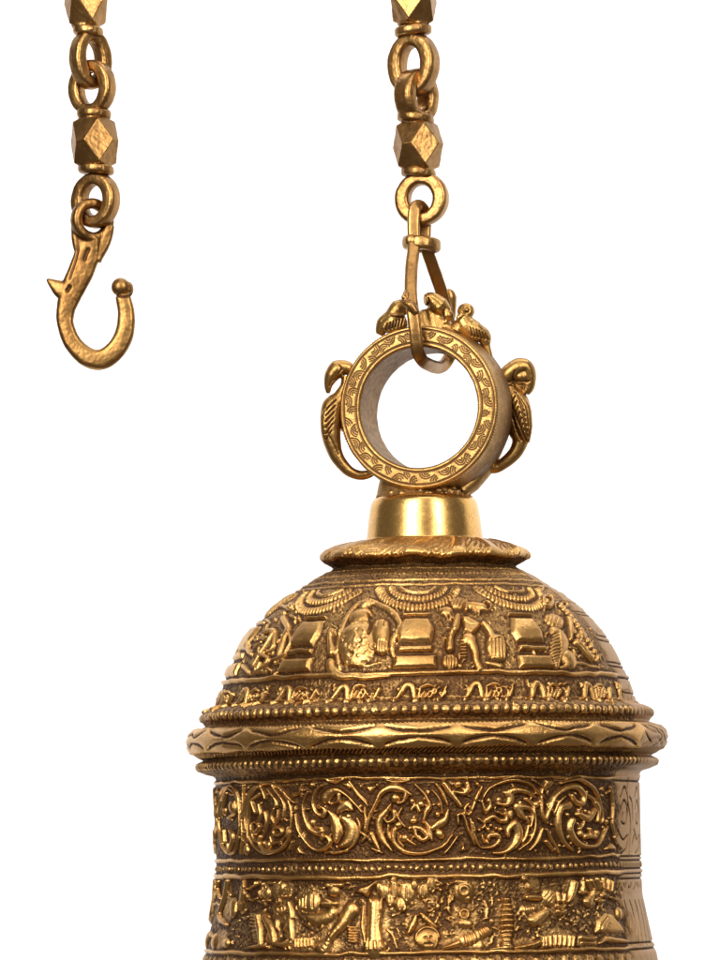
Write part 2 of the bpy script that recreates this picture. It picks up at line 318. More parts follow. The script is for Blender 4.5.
h_.fill(130,260,220,480,14,14,1.7); h_.st([(370,250),(385,300),(375,360)],12,1.5); h_.fill(540,320,720,480,20,14,1.3); h_.fill(380,350,470,520,10,16,1.5); h_.el(330,515,26,20,2.2)
j = Z(530, 860)
j.st([(0,372),(30,352),(65,328)],[40,46,34],4.4); j.el(92,225,34,38,4); j.ticks([(75,210),(110,240)],3,40,7,.9,'sub'); j.el(15,226,30,13,3.8)
j.st([(70,290),(90,305),(105,322)],[16,18,12],3.8); j.st([(140,275),(165,290),(185,275)],[16,18,14],3.6); j.st([(145,310),(165,322),(190,305)],[14,18,12],3.6)
j.st([(145,200),(150,245)],[16,22],3.6); j.st([(182,205),(178,245)],[16,20],3.6); j.st([(205,250),(232,210),(242,150)],[16,36,40],4); j.el(240,150,22,16,3.8)
j.st([(293,130),(297,200)],[10,18],3.6); j.ticks([(330,150),(400,142),(470,158)],6,52,17,3.8,'max',.15); j.st([(325,258),(350,190)],[36,18],3.8)
j.po([(372,442),(382,362),(430,318),(470,325),(520,385),(552,442)],3.6,4); j.st([(400,430),(405,390),(435,350)],8,1.4,'sub'); j.st([(430,430),(450,390)],8,1,'sub')
j.st([(0,510),(60,490)],[26,20],3); j.ticks([(55,492),(140,488),(235,495)],8,54,15,3.4,'max'); j.st([(280,470),(330,478),(375,470)],[18,10,14],3.2); j.st([(290,500),(370,505)],10,2.4)
j.st([(400,500),(440,475),(500,480),(570,490)],[8,20,18,10],3.4); j.el(545,150,18,26,3.8); j.el(532,205,16,16,3.4); j.el(540,262,20,30,3.6); j.el(515,326,20,30,3.4)
for k in range(4): j.st([(548+k*22,310),(585+k*16,420),(600+k*18,520)],[6,11,6],2.2)
j.fill(110,130,540,460,44,13,1.1); j.fill(60,250,250,470,16,13,1.2)
q = Z(210, 860)
for pt, w in [([(110,130),(95,220),(60,330),(100,390)],[16,22,26,14]),([(205,130),(200,200),(178,295)],[14,34,12]),([(60,130),(55,180),(70,230)],[10,18,8]),([(20,330),(8,420),(20,460)],[20,28,12]),
 ([(280,345),(292,420),(305,520)],[26,34,20]),([(320,350),(360,420),(380,500)],[26,38,24]),([(470,260),(480,350),(440,420)],[18,24,14]),([(475,380),(478,470)],[26,18]),
 ([(595,345),(640,355),(700,335),(720,310)],[30,58,54,40]),([(230,525),(300,520),(340,525)],[8,16,10]),([(380,500),(430,510),(470,495)],[20,26,16]),([(690,150),(720,160)],24),([(680,235),(720,262)],[14,24])]: q.st(pt, w, 3.8)
q.el(140,285,30,52,3.6); q.ring(425,300,22,14,3.4); q.el(425,300,8,14,3); q.el(415,175,32,28,3.4); q.el(330,200,28,24,3.2); q.el(600,255,44,42,3.8); q.el(545,265,20,36,3.4)
q.ticks([(540,250),(650,250)],4,70,10,1.0,'sub'); q.ticks([(262,330),(258,400),(285,490)],9,34,9,2.8,'max'); q.el(30,490,36,34,3.4); q.el(96,497,26,20,3.4)
q.ticks([(500,500),(600,498)],6,46,14,3,'max'); q.el(660,520,34,24,3.6); q.el(390,390,14,30,3); q.ticks([(390,170),(440,180)],3,30,6,1,'sub')
q.fill(20,130,720,520,60,15,2.0); q.el(350,470,20,26,2.6)

# ---- dome frieze
def pedestal(dth, mir=1):
    z_ = Z(AX, 570, 6.0, dth)
    z_.po([(-86,262),(86,262),(90,278),(-90,278)],2.8,1.5)
    z_.po([(-80,290),(82,290),(106,345),(112,375),(96,438),(-100,438),(-118,385),(-106,345)],3.8,5.5,dome=.05)
    z_.po([(-100,456),(102,452),(104,488),(-104,492)],3.2,2.4)
    z_.po([(-125,512),(128,508),(136,594),(-138,598)],3.8,4.5,dome=.04)
def swag(dth):
    z_ = Z(AX, 570, 6.0, dth)
    for rx, ry, w, hh in [(100,34,16,2.0),(158,72,30,2.4),(232,124,38,2.4)]:
        pt = [(rx*math.cos(R_(a)), 102+ry*math.sin(R_(a))) for a in np.linspace(8, 172, 9)]
        z_.st(pt, w, hh)
        if w > 20: z_.ticks(pt, 28 if w > 31 else 19, w*1.05, 6, 1.6, 'sub')
for a in (-150, -113, -76, -40.5, -4.2, 32): pass
for a in (-77, -41, -4.2, 31.5): pedestal(R_(a)); 
for a in (-85, -45, -4.5, 35.5): swag(R_(a))
k1 = Z(280, 570)
k1.st([(345,600),(330,500),(345,400),(380,300),(440,215),(505,185),(570,200),(640,240),(690,300),(700,350),(660,430),(665,520)],[16,20,22,18,22,26,24,16],1.7)
k1.el(505,205,30,30,4.2); k1.ticks([(480,185),(530,185)],4,30,7,1,'sub'); k1.el(470,280,46,46,3.8); k1.el(455,440,82,128,4.6); k1.el(592,400,34,100,5); k1.el(604,478,24,30,5.2)
k1.st([(300,370),(290,420),(300,500)],[30,24,34],3.8); k1.st([(520,270),(540,330),(525,390)],[12,18,10],2.5,'sub'); k1.ticks([(550,310),(620,330)],3,60,8,1.1,'sub')
k1.st([(420,330),(460,322),(510,330)],10,1.2,'add'); k1.ticks([(585,470),(625,470)],4,50,5,.9,'sub'); k1.st([(290,560),(310,620),(400,645),(520,650),(640,640)],[40,44,22,14,10],3.2)
for _ in range(46):
    x, y = random.gauss(455, 55), random.gauss(500, 50)
    k1.el(x, y, 8, 8, random.choice((-.7, .7)), 'add')
k1.st([(380,570),(480,580),(590,560)],10,1.2,'add'); k1.ring(430,490,14,7,.9,'add'); k1.ring(500,420,14,7,.9,'add'); k1.ring(545,470,14,7,.9,'add')
k1.ticks([(300,380),(345,380)],3,20,7,1.2,'add'); k1.fill(620,420,700,600,10,14,1.6); k1.fill(250,240,370,360,10,14,1.4)
k2 = Z(380, 570)
k2.el(455,205,34,40,3.8); k2.ticks([(430,190),(490,220)],4,50,7,1,'sub'); k2.el(560,225,54,26,3.8,ang=.15); k2.st([(500,190),(500,250)],[12,18],3.6); k2.ring(620,225,26,9,3)
k2.st([(450,285),(432,350),(405,400),(400,480)],[26,30,24,34],4.2); k2.el(400,555,32,40,4.2); k2.ticks([(375,560),(430,560)],4,60,6,1,'sub'); k2.ticks([(430,370),(395,400)],3,40,7,1,'add')
k2.po([(468,285),(520,290),(600,330),(570,370),(530,395),(490,380),(480,400)],3.8,3); k2.el(515,420,34,30,4); k2.st([(520,420),(545,490),(555,550),(575,595)],[44,34,28,34],4.2)
k2.st([(600,325),(640,370),(660,410)],[18,26,34],3.8); k2.el(682,470,42,78,4.4); k2.ticks([(650,480),(720,480)],4,100,6,1.0,'sub'); k2.st([(640,420),(720,410)],16,1.2,'add')
k2.ticks([(480,430),(478,520)],6,34,8,2.4,'max'); k2.el(385,250,24,28,3); k2.fill(340,250,430,420,20,12,1.5); k2.fill(540,230,700,330,10,13,1.5); k2.fill(440,520,540,600,10,14,1.5); k2.fill(340,200,420,280,8,12,1.5)
k2.st([(470,300),(520,340),(580,340)],6,1,'sub'); k2.st([(620,560),(700,580)],[14,24],2)
k3 = Z(480, 570)
k3.ring(388,195,30,18,3.8); k3.el(388,195,14,14,3.6); k3.el(432,312,58,40,4); k3.ticks([(380,310),(490,320)],5,60,7,1,'sub'); k3.st([(440,380),(470,420),(440,500),(435,580)],[60,80,60,30],3.4)
k3.ticks([(425,390),(430,480),(425,560)],10,50,8,1.5,'sub',.3); k3.el(515,535,44,44,4); k3.st([(565,440),(610,490),(645,535)],[36,34,26],4.2); k3.el(600,395,22,30,3.4)
for t in range(12): k3.el(470+t*20, 215+t*22+(t*t)*.6, 13, 17, 3.4)
for t in range(10): k3.el(520+t*18, 330+t*24, 10, 12, 2.6)
k3.st([(520,300),(530,360),(525,420)],[30,24,14],3.4); k3.fill(300,330,400,560,12,14,1.6); k3.fill(530,350,700,590,26,14,2.0); k3.st([(470,590),(560,560),(700,590)],12,1.6); k3.fill(420,170,520,260,8,14,1.8)
k4 = Z(210, 600)
for pt, w in [([(440,115),(465,170),(430,260),(410,340)],[26,34,20]),([(330,200),(385,190),(345,260),(300,330),(262,400)],[14,24,20,12]),([(300,330),(345,350),(320,400),(270,440)],[14,22,12]),
 ([(400,200),(380,280),(350,320)],[12,20,10]),([(250,230),(230,290),(250,330)],[20,30,14]),([(370,360),(420,350),(450,330)],[10,24,14]),([(200,400),(230,440)],18),([(280,430),(300,380)],14),([(470,200),(480,260),(440,340)],[10,14,8])]: k4.st(pt, w, 3.6)
k4.el(480,45,26,22,3.2); k4.ring(480,45,14,7,1,'add'); k4.fill(300,40,560,130,16,18,2.2); k4.fill(190,180,480,450,40,17,2.2); k4.el(160,340,30,22,3)
for k in (k1, k2, k3): k.fill(60, 110, 700, 240, 14, 13, 1.5)

# ---- lower dome band: looped sprigs, twenty times round
yb = 570+735/6.
for i in range(-6, 4):
    z_ = Z(AX, yb, 6.0, R_(12+18*i-.0))
    z_.st([(-78,52),(-44,10),(-10,-44),(22,-40),(34,0),(44,52)],[10,24,26,24,16],2.7)
    z_.st([(-62,30),(-90,40)],[14,8],2.4); z_.el(-42,12,11,11,2.4)
    for x, y, a, L in [(75,30,-.9,42),(100,35,-.9,48),(128,38,-.9,50)]:
        z_.st([(x,y),(x+L*math.cos(a),y+L*math.sin(a)-10)],[8,14,6],2.8)
    z_.ring(150+random.uniform(-10,10),-6,15,10,2.6)
    z_.st([(70,-30),(110,-48),(150,-40)],[10,14,8],2.8); z_.st([(185,50),(215,10),(232,-30)],[8,18,14],3.0); z_.st([(60,52),(66,10),(74,-20)],[8,12,8],2.4)
    z_.fill(66,-50,240,55,20,13,2.4); z_.fill(-70,-55,-30,-10,5,12,2)
# ---- wobbly ridges, rope rows, beads
Tg = TH[None, :]
def wob(seed, amp): return amp*(np.sin(3*TH+seed)+.7*np.sin(7*TH+seed*2.3)+.5*np.sin(17*TH+seed*1.7)+.35*np.sin(41*TH+seed*3.1))
def ridge(Y0, w, h, seed, amp=.35, hv=.25):
    s0 = s_of(Y0)+wob(seed, amp)
    hh = h*(1+hv*np.sin(9*TH+seed)*np.sin(23*TH+2*seed))
    m_ = np.clip(1-((SS[:, None]-s0[None, :])/w)**2, 0, 1)**.6*hh[None, :]
    H[:] = np.maximum(H, m_)
def beads(Y0, rx, ry, h, N, ph=0, jit=.2):
    s0 = s_of(Y0); i0, i1 = np.searchsorted(SS, [s0-ry-1, s0+ry+1]); r = RR[i0:i1, None]
    u = Tg*N/(2*math.pi)+ph; k = np.floor(u); fr = u-k-.5
    rnd = np.sin(k*12.9898)*43758.5; rnd = rnd-np.floor(rnd)
    dx = (fr+(rnd-.5)*jit*.5)*(2*math.pi/N)*r; dy = SS[i0:i1, None]-s0-(rnd-.5)*jit*3
    rn2 = np.sin(k*78.233+Y0)*15731.7; rn2 = rn2-np.floor(rn2); wear = 1-.65*np.clip(np.sin(Tg*5+Y0)*np.sin(Tg*11+Y0*.3), 0, 1)
    v = h*wear*(1-.5*rn2)*np.clip(1-(dx/(rx*(.85+.3*rn2)))**2-(dy/ry)**2, 0, 1)**.5
    H[i0:i1] = np.maximum(H[i0:i1], v)
ridge(573.5, 1.6, .8, 1.); ridge(586.5, 1.8, 1.5, 2.); ridge(591.5, 1.6, 1.5, 3.); beads(579.5, 1.7, 2.2, 1.0, 170); 
ridge(Yfront(673.5), 2.6, 3.6, 4., .6); ridge(703.5, 1.2, .7, 5.)
ridge(780.5, 1.9, 2.2, 6., .5, .4); ridge(784.5, 1.0, .7, 9.); ridge(858.0, 1.8, 2.4, 7., .5, .4); ridge(874.3, 2.5, 3.0, 8., .5, .3); ridge(947.5, 2.2, 3.0, 10., .5)
beads(715.5, 3.7, 4.6, 3.0, 144); beads(764.5, 2.5, 5.2, 2.1, 168, .3); beads(866.5, 2.4, 2.6, 2.3, 178, .2, .35)
beads(958, 5, 6, 2.0, 90)
for k in range(-6, 4):                       # blank plates between stretches of dots
    t0 = R_(-13+21*k); z_s = s_of(866.5)
# torus: four-pointed stars linked in a row
sT = s_of(739.5); i0, i1 = np.searchsorted(SS, [s_of(727.5), s_of(756)])
dy = (SS[i0:i1, None]-sT-wob(3.3, .5)[None, :]); N = 20
u = Tg*N/(2*math.pi)+.17; fx = np.abs(u-np.floor(u)-.5)*2      # 0 star centre .. 1 joint
kk = np.floor(u); r9 = np.sin(kk*37.7)*9731.3; r9 = r9-np.floor(r9)
gc = (2.6+8.4*np.clip(1-fx, 0, 1)**1.4)*(.82+.3*r9); gw = .9+1.5*np.sin(math.pi*np.clip(fx*.9+.06, 0, 1))
v = 2.6*(1-np.exp(-((np.abs(dy)-gc)/gw)**2)*np.clip(fx*6-.3, 0, 1))*np.clip((14.5-np.abs(dy))/3, 0, 1)
v -= 1.0*np.exp(-(dy/1.1)**2)*np.clip(fx*3-2.2, 0, 1)
hat = .9*np.sin(Tg*330+np.abs(dy)*.9)*np.clip((np.abs(dy)-10.5)/1.5, 0, 1)
H[i0:i1] = np.maximum(H[i0:i1], v)+hat
# petals on the flange
iF0, iF1 = [np.searchsorted(SS, seg[k]) for k in (marks[1][1], marks[2][1])]
t = (SS[iF0:iF1, None]-SS[iF0])/(SS[iF1]-SS[iF0]); N = 15
u = (Tg+.35*t)*N/(2*math.pi); fx = u-np.floor(u)
win = np.clip((.74-t)/.04, 0, 1)*np.clip(t/.08, 0, 1)
leaf = 2.6*np.clip(1-fx, 0, 1)**.7*np.clip(fx*9, 0, 1)*win
leaf -= 1.1*np.exp(-((fx-.42)/.045)**2)*win*(t < .6); leaf -= .7*np.exp(-((fx-.68)/.035)**2)*win*(t > .15)
leaf += .5*np.sin(u*2*math.pi*6+t*22)*win*(fx > .45)
petal_edge = np.clip(1-fx[-1], 0, 1)**.8*np.clip(fx[-1]*7, 0, 1)
H[iF0:iF1] += leaf
def lattice(kr, kc):
    a_ = rng.randn(ns//kr+3, nth//kc+3); ii = np.arange(ns)/kr; jj = np.arange(nth)/kc; i_, j_ = ii.astype(int), jj.astype(int); fi, fj = (ii-i_)[:, None], (jj-j_)[None, :]
    fi = fi*fi*(3-2*fi); fj = fj*fj*(3-2*fj)
    return (a_[i_][:, j_]*(1-fj)+a_[i_][:, j_+1]*fj)*(1-fi)+(a_[i_+1][:, j_]*(1-fj)+a_[i_+1][:, j_+1]*fj)*fi
# hand-worked unevenness: shift the relief a little this way and that
wy = np.clip(np.arange(ns)[:, None]+1.0*lattice(26, 26), 0, ns-1.01); wx = np.clip(np.arange(nth)[None, :]+1.2*lattice(26, 26), 0, nth-1.01)
a0, b0 = wy.astype(int), wx.astype(int); fa, fb = wy-a0, wx-b0
H = ((H[a0, b0]*(1-fb)+H[a0, b0+1]*fb)*(1-fa)+(H[a0+1, b0]*(1-fb)+H[a0+1, b0+1]*fb)*fa).astype(np.float32)
print('relief drawn')

# ---- the back repeats the front; the right flank is plain and only incised
deg = np.degrees(TH)
srcdeg = np.where(deg > 122, ((deg-122) % 118)-72, deg); srcdeg = np.where(deg < -80, -80+((-80-deg))*.9, srcdeg)
idx = np.clip(np.searchsorted(deg, srcdeg), 0, nth-1)
H = H[:, idx]
zone = np.ones((1, nth))
iD = i_dome; iS = i_out
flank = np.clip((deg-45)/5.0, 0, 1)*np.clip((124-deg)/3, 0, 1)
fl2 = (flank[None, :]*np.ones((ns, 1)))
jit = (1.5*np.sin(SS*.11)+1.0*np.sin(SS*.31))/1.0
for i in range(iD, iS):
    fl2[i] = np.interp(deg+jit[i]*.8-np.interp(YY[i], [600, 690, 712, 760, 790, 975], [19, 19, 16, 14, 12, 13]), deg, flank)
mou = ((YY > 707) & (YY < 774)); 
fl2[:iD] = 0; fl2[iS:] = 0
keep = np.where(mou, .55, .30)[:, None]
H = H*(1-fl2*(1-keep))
G = np.zeros_like(H); H, Hs = G, H
def gv(d0, y0, *rest, w=.85, h=1.5):
    w *= 1.2; h *= 1.25
    p_ = [(d0, y0)]+list(rest); fieldstroke([(R_(a), s_of(Y)) for a, Y in p_], [w], h)
for Y in (606, 616, 619, 640, 645, 667, 671, 682, 697): gv(47, Y+2, (60, Y), (90, Y+1), (120, Y), h=1.5)
for k in range(7):
    a = 50+k*12
    gv(a+6, 782, (a+5, 800), (a+7, 825), (a+5, 856)); gv(a, 800, (a+3, 790), (a+5, 800), (a+5, 815)); gv(a, 812, (a+2.5, 803), (a+4.5, 812), (a+3, 826), (a+.5, 824), (a+1.5, 816))
    gv(a-1, 856, (a+3, 850), (a+5, 838)); gv(a-2, 832, (a+1, 842), (a+4, 838)); gv(a+7, 800, (a+9, 806), (a+9, 822)); gv(a+8, 846, (a+10, 838))
    for m_ in range(3):
        gv(a+m_*4, 885+m_*3, (a+1+m_*4, 889), (a+2+m_*4, 885)); gv(a+m_*4, 902, (a+m_*4+1, 920), (a+m_*4-1, 946))
for Y in (784, 858, 862, 870, 875, 880, 943, 949): gv(46, Y, (90, Y+.5), (122, Y), h=1.2)
for d0 in np.arange(48, 120, 1.1): gv(d0, 863.5, (d0+.2, 869), w=.4, h=.6)
for k in range(5):
    a = 52+k*14; gv(a, 731, (a+6, 736), (a+7, 744), (a+2, 750)); gv(a+8, 733, (a+10, 740), (a+14, 746))
G = H*fl2[:, :]; H = Hs - G
for d0 in (47.5,):                           # the seam itself, a rough raised edge
    pass
# cast irregularity
low = .5*np.sin(5*Tg+SS[:, None]*.05)+.4*np.sin(13*Tg-SS[:, None]*.09)
gr = np.zeros((ns, nth), np.float32)
for k, amp in ((2, .22), (4, .30), (9, .14)):
    a_ = rng.randn(ns//k+3, nth//k+3).astype(np.float32)
    ii = np.arange(ns)/k; jj = np.arange(nth)/k; i_, j_ = ii.astype(int), jj.astype(int); fi, fj = (ii-i_)[:, None], (jj-j_)[None, :]
    fi = fi*fi*(3-2*fi); fj = fj*fj*(3-2*fj)
    gr += amp*((a_[i_][:, j_]*(1-fj)+a_[i_][:, j_+1]*fj)*(1-fi)+(a_[i_+1][:, j_]*(1-fj)+a_[i_+1][:, j_+1]*fj)*fi)
rowg = np.interp(YY, [540, 545, 1000], [0.0, 1, 1])[:, None]; rowg[iS:] *= .2
lowg = np.clip(1.2-H/2.0, .05, 1)*(1-.8*fl2)
for _ in range(1):
    H[1:-1] = .25*H[:-2]+.5*H[1:-1]+.25*H[2:]
    H = .25*np.roll(H, 1, 1)+.5*H+.25*np.roll(H, -1, 1)
H0 = H.copy()
H = H+rowg*gr*lowg*.75+rowg*low*.35
# patina: pigment left in the ground of the relief and in the cuts
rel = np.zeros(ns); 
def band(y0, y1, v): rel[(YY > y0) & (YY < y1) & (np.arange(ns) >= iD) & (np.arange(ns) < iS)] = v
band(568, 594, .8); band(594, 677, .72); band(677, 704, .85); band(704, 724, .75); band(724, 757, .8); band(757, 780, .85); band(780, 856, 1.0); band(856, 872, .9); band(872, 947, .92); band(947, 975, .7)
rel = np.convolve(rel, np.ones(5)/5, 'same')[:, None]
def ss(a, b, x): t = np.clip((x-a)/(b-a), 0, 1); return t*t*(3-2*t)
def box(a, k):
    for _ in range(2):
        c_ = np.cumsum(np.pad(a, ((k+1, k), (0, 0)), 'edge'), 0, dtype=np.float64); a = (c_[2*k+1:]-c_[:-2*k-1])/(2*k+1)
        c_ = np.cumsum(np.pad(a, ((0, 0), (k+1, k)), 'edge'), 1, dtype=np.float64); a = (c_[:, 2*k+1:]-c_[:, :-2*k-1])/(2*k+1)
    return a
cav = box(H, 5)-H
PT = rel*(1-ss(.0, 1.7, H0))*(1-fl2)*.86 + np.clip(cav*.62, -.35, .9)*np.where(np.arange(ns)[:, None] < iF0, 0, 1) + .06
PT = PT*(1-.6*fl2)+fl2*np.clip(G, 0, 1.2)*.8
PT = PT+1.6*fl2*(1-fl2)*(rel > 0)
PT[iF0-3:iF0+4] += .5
iT = int(iF0+(iF1-iF0)*.74); PT[iT:iF1+10] = np.maximum(PT[iT:iF1+10], .85)  # flange underside held evenly dark all round
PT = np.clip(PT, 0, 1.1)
# surface
dR, dY = np.gradient(RR, SS), np.gradient(YY, SS); ln = np.hypot(dR, dY)+1e-9
nR, nY = (dY/ln)[:, None], (-dR/ln)[:, None]
rr = RR[:, None]+H*nR; yy = YY[:, None]+H*nY
flw = ((np.arange(ns) >= iF0) & (np.arange(ns) < iF1)).astype(float)[:, None]*np.clip((RR[:, None]-62)/40, 0, 1)
yy = yy+flw*(2.4*np.cos(Tg)+1.0*np.sin(9*Tg)+.6*np.sin(15*Tg+1)); rr = rr+flw*(.6*np.sin(7*Tg+1)+2.2*petal_edge[idx][None]-1.2); yy = yy+flw*(petal_edge[idx][None]*1.8-.9)
X = (rr*np.sin(Tg))*S; Yd = (-rr*np.cos(Tg))*S; Zz = (PIV-yy)*S
bell = thing('temple_bell', W(AX, PIV), 'large ornate cast brass bell with dark patina in its relief, hanging from the chain', 'bell')
bell.rotation_euler = (0, -TILT, 0)
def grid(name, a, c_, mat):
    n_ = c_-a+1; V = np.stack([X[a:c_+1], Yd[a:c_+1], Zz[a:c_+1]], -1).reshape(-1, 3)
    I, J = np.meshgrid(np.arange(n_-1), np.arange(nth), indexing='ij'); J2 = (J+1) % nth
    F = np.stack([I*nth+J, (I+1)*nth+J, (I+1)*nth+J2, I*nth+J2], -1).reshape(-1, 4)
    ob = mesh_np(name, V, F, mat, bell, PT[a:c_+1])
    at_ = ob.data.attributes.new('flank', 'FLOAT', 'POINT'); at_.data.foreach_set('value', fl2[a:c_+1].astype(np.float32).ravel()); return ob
bounds = [int(np.searchsorted(SS, seg[m_[1]])) for m_ in marks]+[ns-1]
bounds[0] = 0
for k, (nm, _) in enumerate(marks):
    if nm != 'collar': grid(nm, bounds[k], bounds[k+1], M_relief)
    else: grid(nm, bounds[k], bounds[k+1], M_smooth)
print('bell built')

# ------------------------------------------------------------------ union tool for cast pieces
FAT = 1.0
def frames(path):
    T = np.gradient(path, axis=0); T /= np.linalg.norm(T, axis=1)[:, None]+1e-9; return T
def sweep(V, F, path, ra, rb, up=(0, 1, 0), nseg=20, sq=2.0, closed=False, subdiv=True):
    """tube along path; ra: half width in the plane, rb: half width along `up`; sq = superellipse power"""
    n0 = len(path)
    if subdiv and not closed:
        q = catmull(path); tt = np.linspace(0, n0-1, len(q)); ra = np.interp(tt, np.linspace(0, n0-1, len(ra)), ra); rb = np.interp(tt, np.linspace(0, n0-1, len(rb)), rb)
    else: q = np.array(path, float); ra = np.broadcast_to(ra, len(q)); rb = np.broadcast_to(rb, len(q))
    if closed: T = np.roll(q, -1, 0)-np.roll(q, 1, 0); T /= np.linalg.norm(T, axis=1)[:, None]
    else: T = frames(q)
    base = len(V); upv = np.array(up, float); ra = np.asarray(ra)*FAT; rb = np.asarray(rb)*FAT
    for k, pnt in enumerate(q):
        sd = np.cross(T[k], upv); sd /= np.linalg.norm(sd)+1e-9; u2 = np.cross(sd, T[k])
        for a in range(nseg):
            an = 2*math.pi*a/nseg; c_, s_ = math.cos(an), math.sin(an)
            cx = math.copysign(abs(c_)**(2/sq), c_); sx = math.copysign(abs(s_)**(2/sq), s_)
            V.append(pnt+sd*cx*ra[k]+u2*sx*rb[k])
    m_ = len(q)
    for k in range(m_ if closed else m_-1):
        for a in range(nseg):
            k2 = (k+1) % m_; a2 = (a+1) % nseg
            F.append((base+k*nseg+a, base+k*nseg+a2, base+k2*nseg+a2, base+k2*nseg+a))
    if not closed:
        for k, rev in ((0, True), (m_-1, False)):
            cidx = len(V); V.append(q[k].copy())
            for a in range(nseg):
                i1_, i2_ = base+k*nseg+a, base+k*nseg+(a+1) % nseg
                F.append((cidx, i2_, i1_) if rev else (cidx, i1_, i2_))
def ball(V, F, c_, r, n_=14):
    r = np.array(r if hasattr(r, '__len__') else (r, r, r), float); base = len(V); c_ = np.array(c_, float)
    for i in range(n_+1):
        ph = math.pi*i/n_
        for a in range(2*n_):
            th = math.pi*a/n_; V.append(c_+r*np.array([math.sin(ph)*math.cos(th), math.sin(ph)*math.sin(th), math.cos(ph)]))
    for i in range(n_):
        for a in range(2*n_):
            a2 = (a+1) % (2*n_); F.append((base+i*2*n_+a, base+(i+1)*2*n_+a, base+(i+1)*2*n_+a2, base+i*2*n_+a2))
def fuse(name, V, F, mat, parent, org, voxel=.8, smooth_n=3, grooves=(), glue=None, wobble=.2):
    """V in drawing units (x right, depth, z up = -photo y); union by voxel, smooth, carve grooves, bake to metres relative to org"""
    me = bpy.data.meshes.new('tmp'); me.from_pydata([tuple(v) for v in V], [], F)
    o = bpy.data.objects.new('tmp', me); col.objects.link(o)
    md = o.modifiers.new('r', 'REMESH'); md.mode = 'VOXEL'; md.voxel_size = voxel
    sm = o.modifiers.new('s', 'SMOOTH'); sm.factor = .5; sm.iterations = smooth_n
    dg = bpy.context.evaluated_depsgraph_get(); ev = o.evaluated_get(dg); m2 = bpy.data.meshes.new_from_object(ev)
    n_ = len(m2.vertices); co = np.zeros(n_*3, np.float32); m2.vertices.foreach_get('co', co); co = co.reshape(-1, 3).astype(float)
    no = np.zeros(n_*3, np.float32); m2.vertices.foreach_get('normal', no); no = no.reshape(-1, 3).astype(float)
    ed = np.zeros(len(m2.edges)*2, np.int32); m2.edges.foreach_get('vertices', ed); ed = ed.reshape(-1, 2)
    bpy.data.objects.remove(o); bpy.data.meshes.remove(me)
    carve = np.zeros(n_)
    for pt, w, h in grooves:
        q_ = catmull(pt); best = np.full(n_, 99.)
        for k in range(len(q_)-1):
            a, b_ = q_[k], q_[k+1]; ab = b_-a; P2 = np.stack([co[:, 0], -co[:, 2]], 1)-a
            t = np.clip((P2@ab)/(ab@ab+1e-9), 0, 1); best = np.minimum(best, np.hypot(*(P2-t[:, None]*ab).T))
        carve = np.maximum(carve, 1.5*h*np.exp(-(best/(w*1.3))**2)*(no[:, 1] < .1))
    # cavity from graph smoothing
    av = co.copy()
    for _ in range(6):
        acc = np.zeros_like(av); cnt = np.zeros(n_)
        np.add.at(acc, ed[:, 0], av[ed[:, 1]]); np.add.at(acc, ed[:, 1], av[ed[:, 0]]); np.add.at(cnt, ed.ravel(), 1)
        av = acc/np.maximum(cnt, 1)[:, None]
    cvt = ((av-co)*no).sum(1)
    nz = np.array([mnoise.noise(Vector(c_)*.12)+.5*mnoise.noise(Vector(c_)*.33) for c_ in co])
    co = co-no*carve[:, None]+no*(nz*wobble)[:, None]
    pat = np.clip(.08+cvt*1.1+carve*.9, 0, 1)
    v3 = np.stack([(co[:, 0]-360)*S, co[:, 1]*S, (480+co[:, 2])*S], 1)-np.array(org)[None]
    m2.vertices.foreach_set('co', v3.astype(np.float32).ravel())
    a = m2.attributes.new('patina', 'FLOAT', 'POINT'); a.data.foreach_set('value', pat.astype(np.float32))
    m2.materials.clear(); m2.materials.append(mat)
    m2.polygons.foreach_set('use_smooth', np.ones(len(m2.polygons), bool)); m2.update(); m2.name = name
    ob = bpy.data.objects.new(name, m2); col.objects.link(ob); ob.parent = parent
    return ob
def zz(pt, ox, oy, sc, d=0.0):   # zoom coordinates -> (x, depth, -y)
    return [np.array([ox+q_[0]/sc, (q_[2] if len(q_) > 2 else d), -(oy+q_[1]/sc)]) for q_ in pt]
def z2(pt, ox, oy, sc): return [(ox+x/sc, oy+y/sc) for x, y in pt]

# children of the bell are placed in world numbers: an unrotated holder origin keeps them simple
BORG = W(AX, PIV)
Rinv = Matrix.Rotation(TILT, 4, 'Y')
def settle(ob): ob.matrix_basis = Rinv @ Matrix.Identity(4)     # cancels the bell's own lean for parts measured from the photograph

# ---- suspension ring: lathe about a nearly horizontal axis, engraved face
RC = np.array([427.0, 0.0, -410.5]); YAW = R_(15); depth = 72.
sec = []   # (rho, w, tag) closed section, w = -depth/2 front
def sadd(p_, n_): sec.append((p_, n_))
corner = [(60.0,-33.5),(61.5,-36),(79.5,-36),(81,-34),(81.6,-30),(79.6,-28),(79.8,-26),(84,-6),(84.5,10),(82,26),(79,35),(77,36.5),(62,36.5),(60,34),(60.5,0)]
pc = np.array(corner+[corner[0]]); L = np.r_[0, np.cumsum(np.hypot(*np.diff(pc, axis=0).T))]
fine = np.r_[np.arange(0, L[6], .55), np.arange(L[6], L[-1]-.5, 1.3)]
rho = np.interp(fine, L, pc[:, 0]); ww = np.interp(fine, L, pc[:, 1])
for _ in range(2):
    rho = .25*np.roll(rho, 1)+.5*rho+.25*np.roll(rho, -1); ww = .25*np.roll(ww, 1)+.5*ww+.25*np.roll(ww, -1)
NP = 1000; ph = np.linspace(0, 2*math.pi, NP, endpoint=False)
Hr = np.zeros((len(fine), NP))
front = (ww < -34.0)
rf = rho[:, None]+0*ph[None]; U = ph[None]*70
def cut(mask, v): Hr[:] = np.where(mask, np.minimum(Hr, v), Hr)
